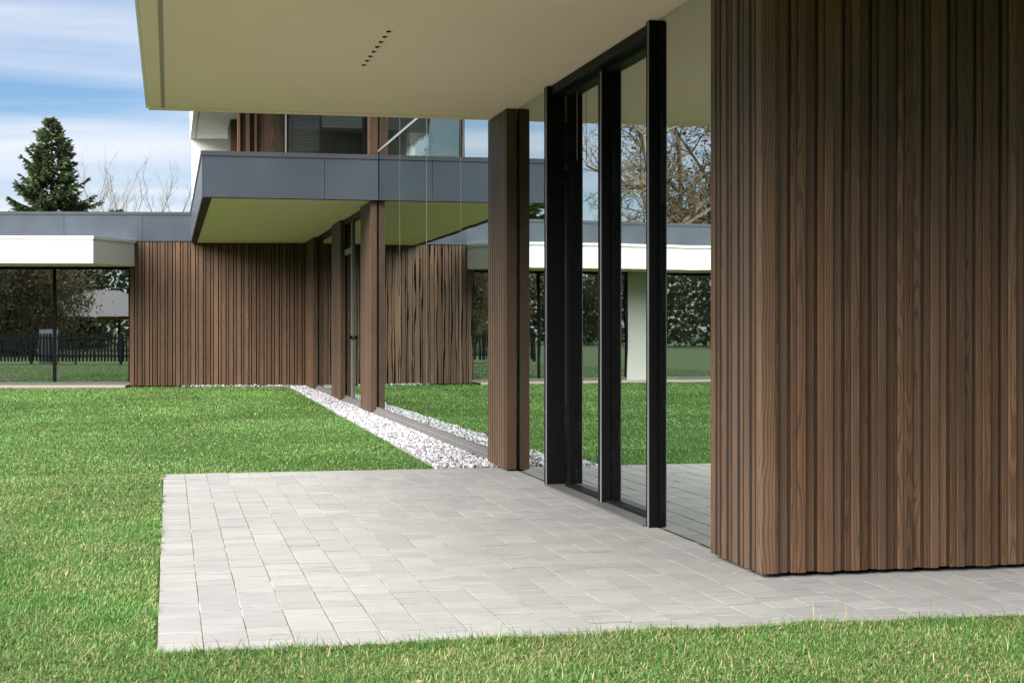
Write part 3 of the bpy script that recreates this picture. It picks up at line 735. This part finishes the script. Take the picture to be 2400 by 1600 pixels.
# garden trees behind the wing, seen mirrored in the glass
RT = 'garden trees mirrored in the glass doors'
LV = (2, 0.07, 0.28, ((0.10, 0.055, 0.022), (0.23, 0.13, 0.05)))
for i, (X, Y, hgt, sd_, lv, bk, lab) in enumerate([
    (-9.4, 46, 13.0, 41, None, 'pale_bark', 'tall bare tree mirrored in the middle pane of the sliding door'),
    (-11.6, 49, 13.5, 42, LV, 'pale_bark', 'brown leaved tree mirrored in the pane beside the oak block'),
    (-13.2, 52, 14.0, 43, None, 'bark', 'bare tree mirrored close to the oak block'),
    (-12.9, 56, 14.0, 44, None, 'bark', 'bare tree mirrored behind the brown leaved tree'),
    (-15.4, 47, 12.0, 45, LV, 'bark', 'brown leaved tree beyond the mirrored pane edge')]):
    bare_tree('garden_tree', (X, Y, -0.03), hgt, sd_, lab, bk, RT, 4, 0.20, lv, spread=0.60, up=0.05, wig=0.10, nb=(2, 4), shrink=0.50, minr=1.6)
spruce((-8.3, 60, -0.03), 6.7, 2.0, 12, 'dark conifer mirrored above the roof edge left of the sliding door', name='garden_conifer')

# ---- garden behind the camera, mirrored in the window of the wing
fn = tag(empty('garden_fence', (-11.5, 13.6, 0)), 'dark slatted garden fence mirrored in the wing window', 'fence')
p0, p1 = Vector((-16.0, 14.2, 0)), Vector((-8.0, 12.9, 0)); ff = Matrix.Translation(p0) @ Matrix.Rotation(math.atan2(p1.y - p0.y, p1.x - p0.x), 4, 'Z')
Lf = (p1 - p0).length
for i in range(int(Lf / 0.13)): box('pale', i * 0.13, i * 0.13 + 0.075, 0, 0.02, 0.08, 1.10, 'fence', fn, ff)
for z in (0.25, 0.9): box('rail', 0, Lf, 0.022, 0.06, z, z + 0.06, 'fence', fn, ff)
for i in range(6): box('post', i * Lf / 5 - 0.04, i * Lf / 5 + 0.04, 0.062, 0.14, -0.05, 1.12, 'fence', fn, ff)
pm = prism('pillar', [(-12.62, 13.2), (-12.0, 13.2), (-12.0, 13.5), (-12.62, 13.5)], -0.05, 1.26, 'white', None, None)
tag(pm, 'white rendered pillar in front of the mirrored fence', 'pillar')
pav = tag(empty('pavilion', (-24.5, -21, 0)), 'garden pavilion with grey hipped roof mirrored in the wing window', 'pavilion')
c_, hx, hy = Vector((-24.3, -21.0, 0)), 4.3, 3.0
v = [(c_.x - hx, c_.y - hy, 2.0), (c_.x + hx, c_.y - hy, 2.0), (c_.x + hx, c_.y + hy, 2.0), (c_.x - hx, c_.y + hy, 2.0), (c_.x - 1.0, c_.y, 3.6), (c_.x + 1.0, c_.y, 3.6)]
me = bpy.data.meshes.new('roof'); me.from_pydata(v, [], [(0, 1, 5, 4), (1, 2, 5), (2, 3, 4, 5), (3, 0, 4), (3, 2, 1, 0)]); me.update()
link('roof', me, 'shingle', pav)
box('beam', c_.x - hx + 0.3, c_.x + hx - 0.3, c_.y + hy - 0.5, c_.y + hy - 0.36, 1.80, 1.98, 'timber', pav)
for sx_ in (-1, 0, 1):
    for sy_ in (-1, 1): box('post', c_.x + sx_ * (hx - 0.5) - 0.07, c_.x + sx_ * (hx - 0.5) + 0.07, c_.y + sy_ * (hy - 0.43) - 0.07, c_.y + sy_ * (hy - 0.43) + 0.07, -0.05, 1.99, 'fence', pav)
WL = (10, 0.09, 0.35, ((0.13, 0.11, 0.055), (0.32, 0.27, 0.15)), 3.0)
bare_tree('willow_tree', (-23.5, -6.0, -0.03), 8.0, 51, 'willow with drooping brown twigs mirrored in the left pane', 'bark', None, 4, 0.24, WL, spread=0.66, up=-0.05, wig=0.14, nb=(3, 5), shrink=0.60, droop=0.04, minr=2.5)
bare_tree('willow_tree', (-29.0, -12.0, -0.03), 10.0, 52, 'second willow standing behind the mirrored pavilion roof', 'bark', None, 4, 0.26, WL, spread=0.66, up=-0.03, wig=0.14, nb=(3, 5), shrink=0.60, droop=0.03, minr=2.5)
spruce((-31, -30, -0.03), 10.0, 3.2, 15, 'spruce behind the mirrored pavilion', name='garden_conifer')

# ---- belt of trees all round the garden behind the camera, a dark mass in the reflections
n_ = 70000
s_ = rs.uniform(0, 1, n_); L_ = 190.0
seg = s_ * L_
bx = np.where(seg < 110, -62 + seg, 48.0 - 0 * seg); by = np.where(seg < 110, -44.0, -44 + (seg - 110))
lft = seg > 150
bx = np.where(lft, -58 + rs.normal(0, 1, n_), bx); by = np.where(lft, -44 + (seg - 150) * 1.4, by)
bh = 4.0 + 2.6 * vnoise(seg, seg * 0 + 3.3, 0.35, 21) + 2.0 * vnoise(seg, seg * 0 + 9.1, 1.3, 22)
Pz = bh * rs.random(n_) ** 0.8
dpt = 2.2 * np.sqrt(np.clip(1.05 - Pz / bh, 0.05, 1)); bx = bx + rs.uniform(-1, 1, n_) * dpt; by = by + rs.uniform(-1, 1, n_) * dpt
u_ = rs.normal(size=(n_, 3)); u_ /= np.linalg.norm(u_, axis=1)[:, None]; w_ = np.cross(u_, rs.normal(size=(n_, 3))); w_ /= np.linalg.norm(w_, axis=1)[:, None]
q_ = rs.uniform(0.12, 0.34, n_)[:, None]; P_ = np.stack([bx, by, Pz], -1)
t2 = rs.random(n_)[:, None]
me = npmesh('tree_belt', np.stack([P_ - u_ * q_, P_ + w_ * q_ * 0.6, P_ + u_ * q_, P_ - w_ * q_ * 0.6], 1).reshape(-1, 3), np.arange(n_ * 4).reshape(-1, 4), np.repeat(np.array([0.06, 0.08, 0.04]) * (1 - t2) + np.array([0.17, 0.18, 0.09]) * t2, 4, 0), 4)
tag(link('tree_belt', me, 'leaf'), 'dark belt of trees round the far side of the garden, seen in the reflections', 'trees', None, 'stuff')

# ---- fallen leaves on the grass
rg = random.Random(77)
lm = {}
for i, (px, py) in enumerate([(160, 1524), (220, 1555), (300, 1570), (130, 1580), (1322, 1580), (980, 1592), (1720, 1582), (2042, 1515), (2108, 1508), (2112, 1520), (2130, 1525), (705, 1580), (40, 1450), (250, 1430), (1460, 1560), (2300, 1560)]):
    u_, v_ = (px - 1200) / 3603, (772 - py) / 3603
    rx, ry = u_ * math.cos(TH) + math.sin(TH), math.cos(TH) - u_ * math.sin(TH); t = -1.24 / v_
    s = rg.uniform(0.010, 0.022); k_ = i % 3
    if k_ not in lm:
        vv = [(math.cos(a) * (1 if j % 2 else 0.7), math.sin(a) * 0.55 * (1 if j % 2 else 0.8), 0.18 * math.cos(a * (1 + k_ * 0.5)) ** 2) for j, a in enumerate(np.linspace(0, 2 * math.pi, 9)[:-1])] + [(0, 0, 0)]
        lm[k_] = npmesh('leaf', vv, [(j, (j + 1) % 8, 8) for j in range(8)], np.tile(((0.30, 0.17, 0.10), (0.26, 0.20, 0.13), (0.38, 0.24, 0.17))[k_], (9, 1)))
    mw = Matrix.Translation((rx * t, ry * t, 0.004)) @ Matrix.Rotation(rg.uniform(0, 6.28), 4, 'Z') @ Matrix.Rotation(rg.gauss(0, 0.35), 4, 'X') @ Matrix.Scale(s, 4)
    tag(link('fallen_leaf', lm[k_], 'leaf', None, mw), 'small dry brown leaf lying in the grass', 'leaf', 'fallen leaves on the lawn')
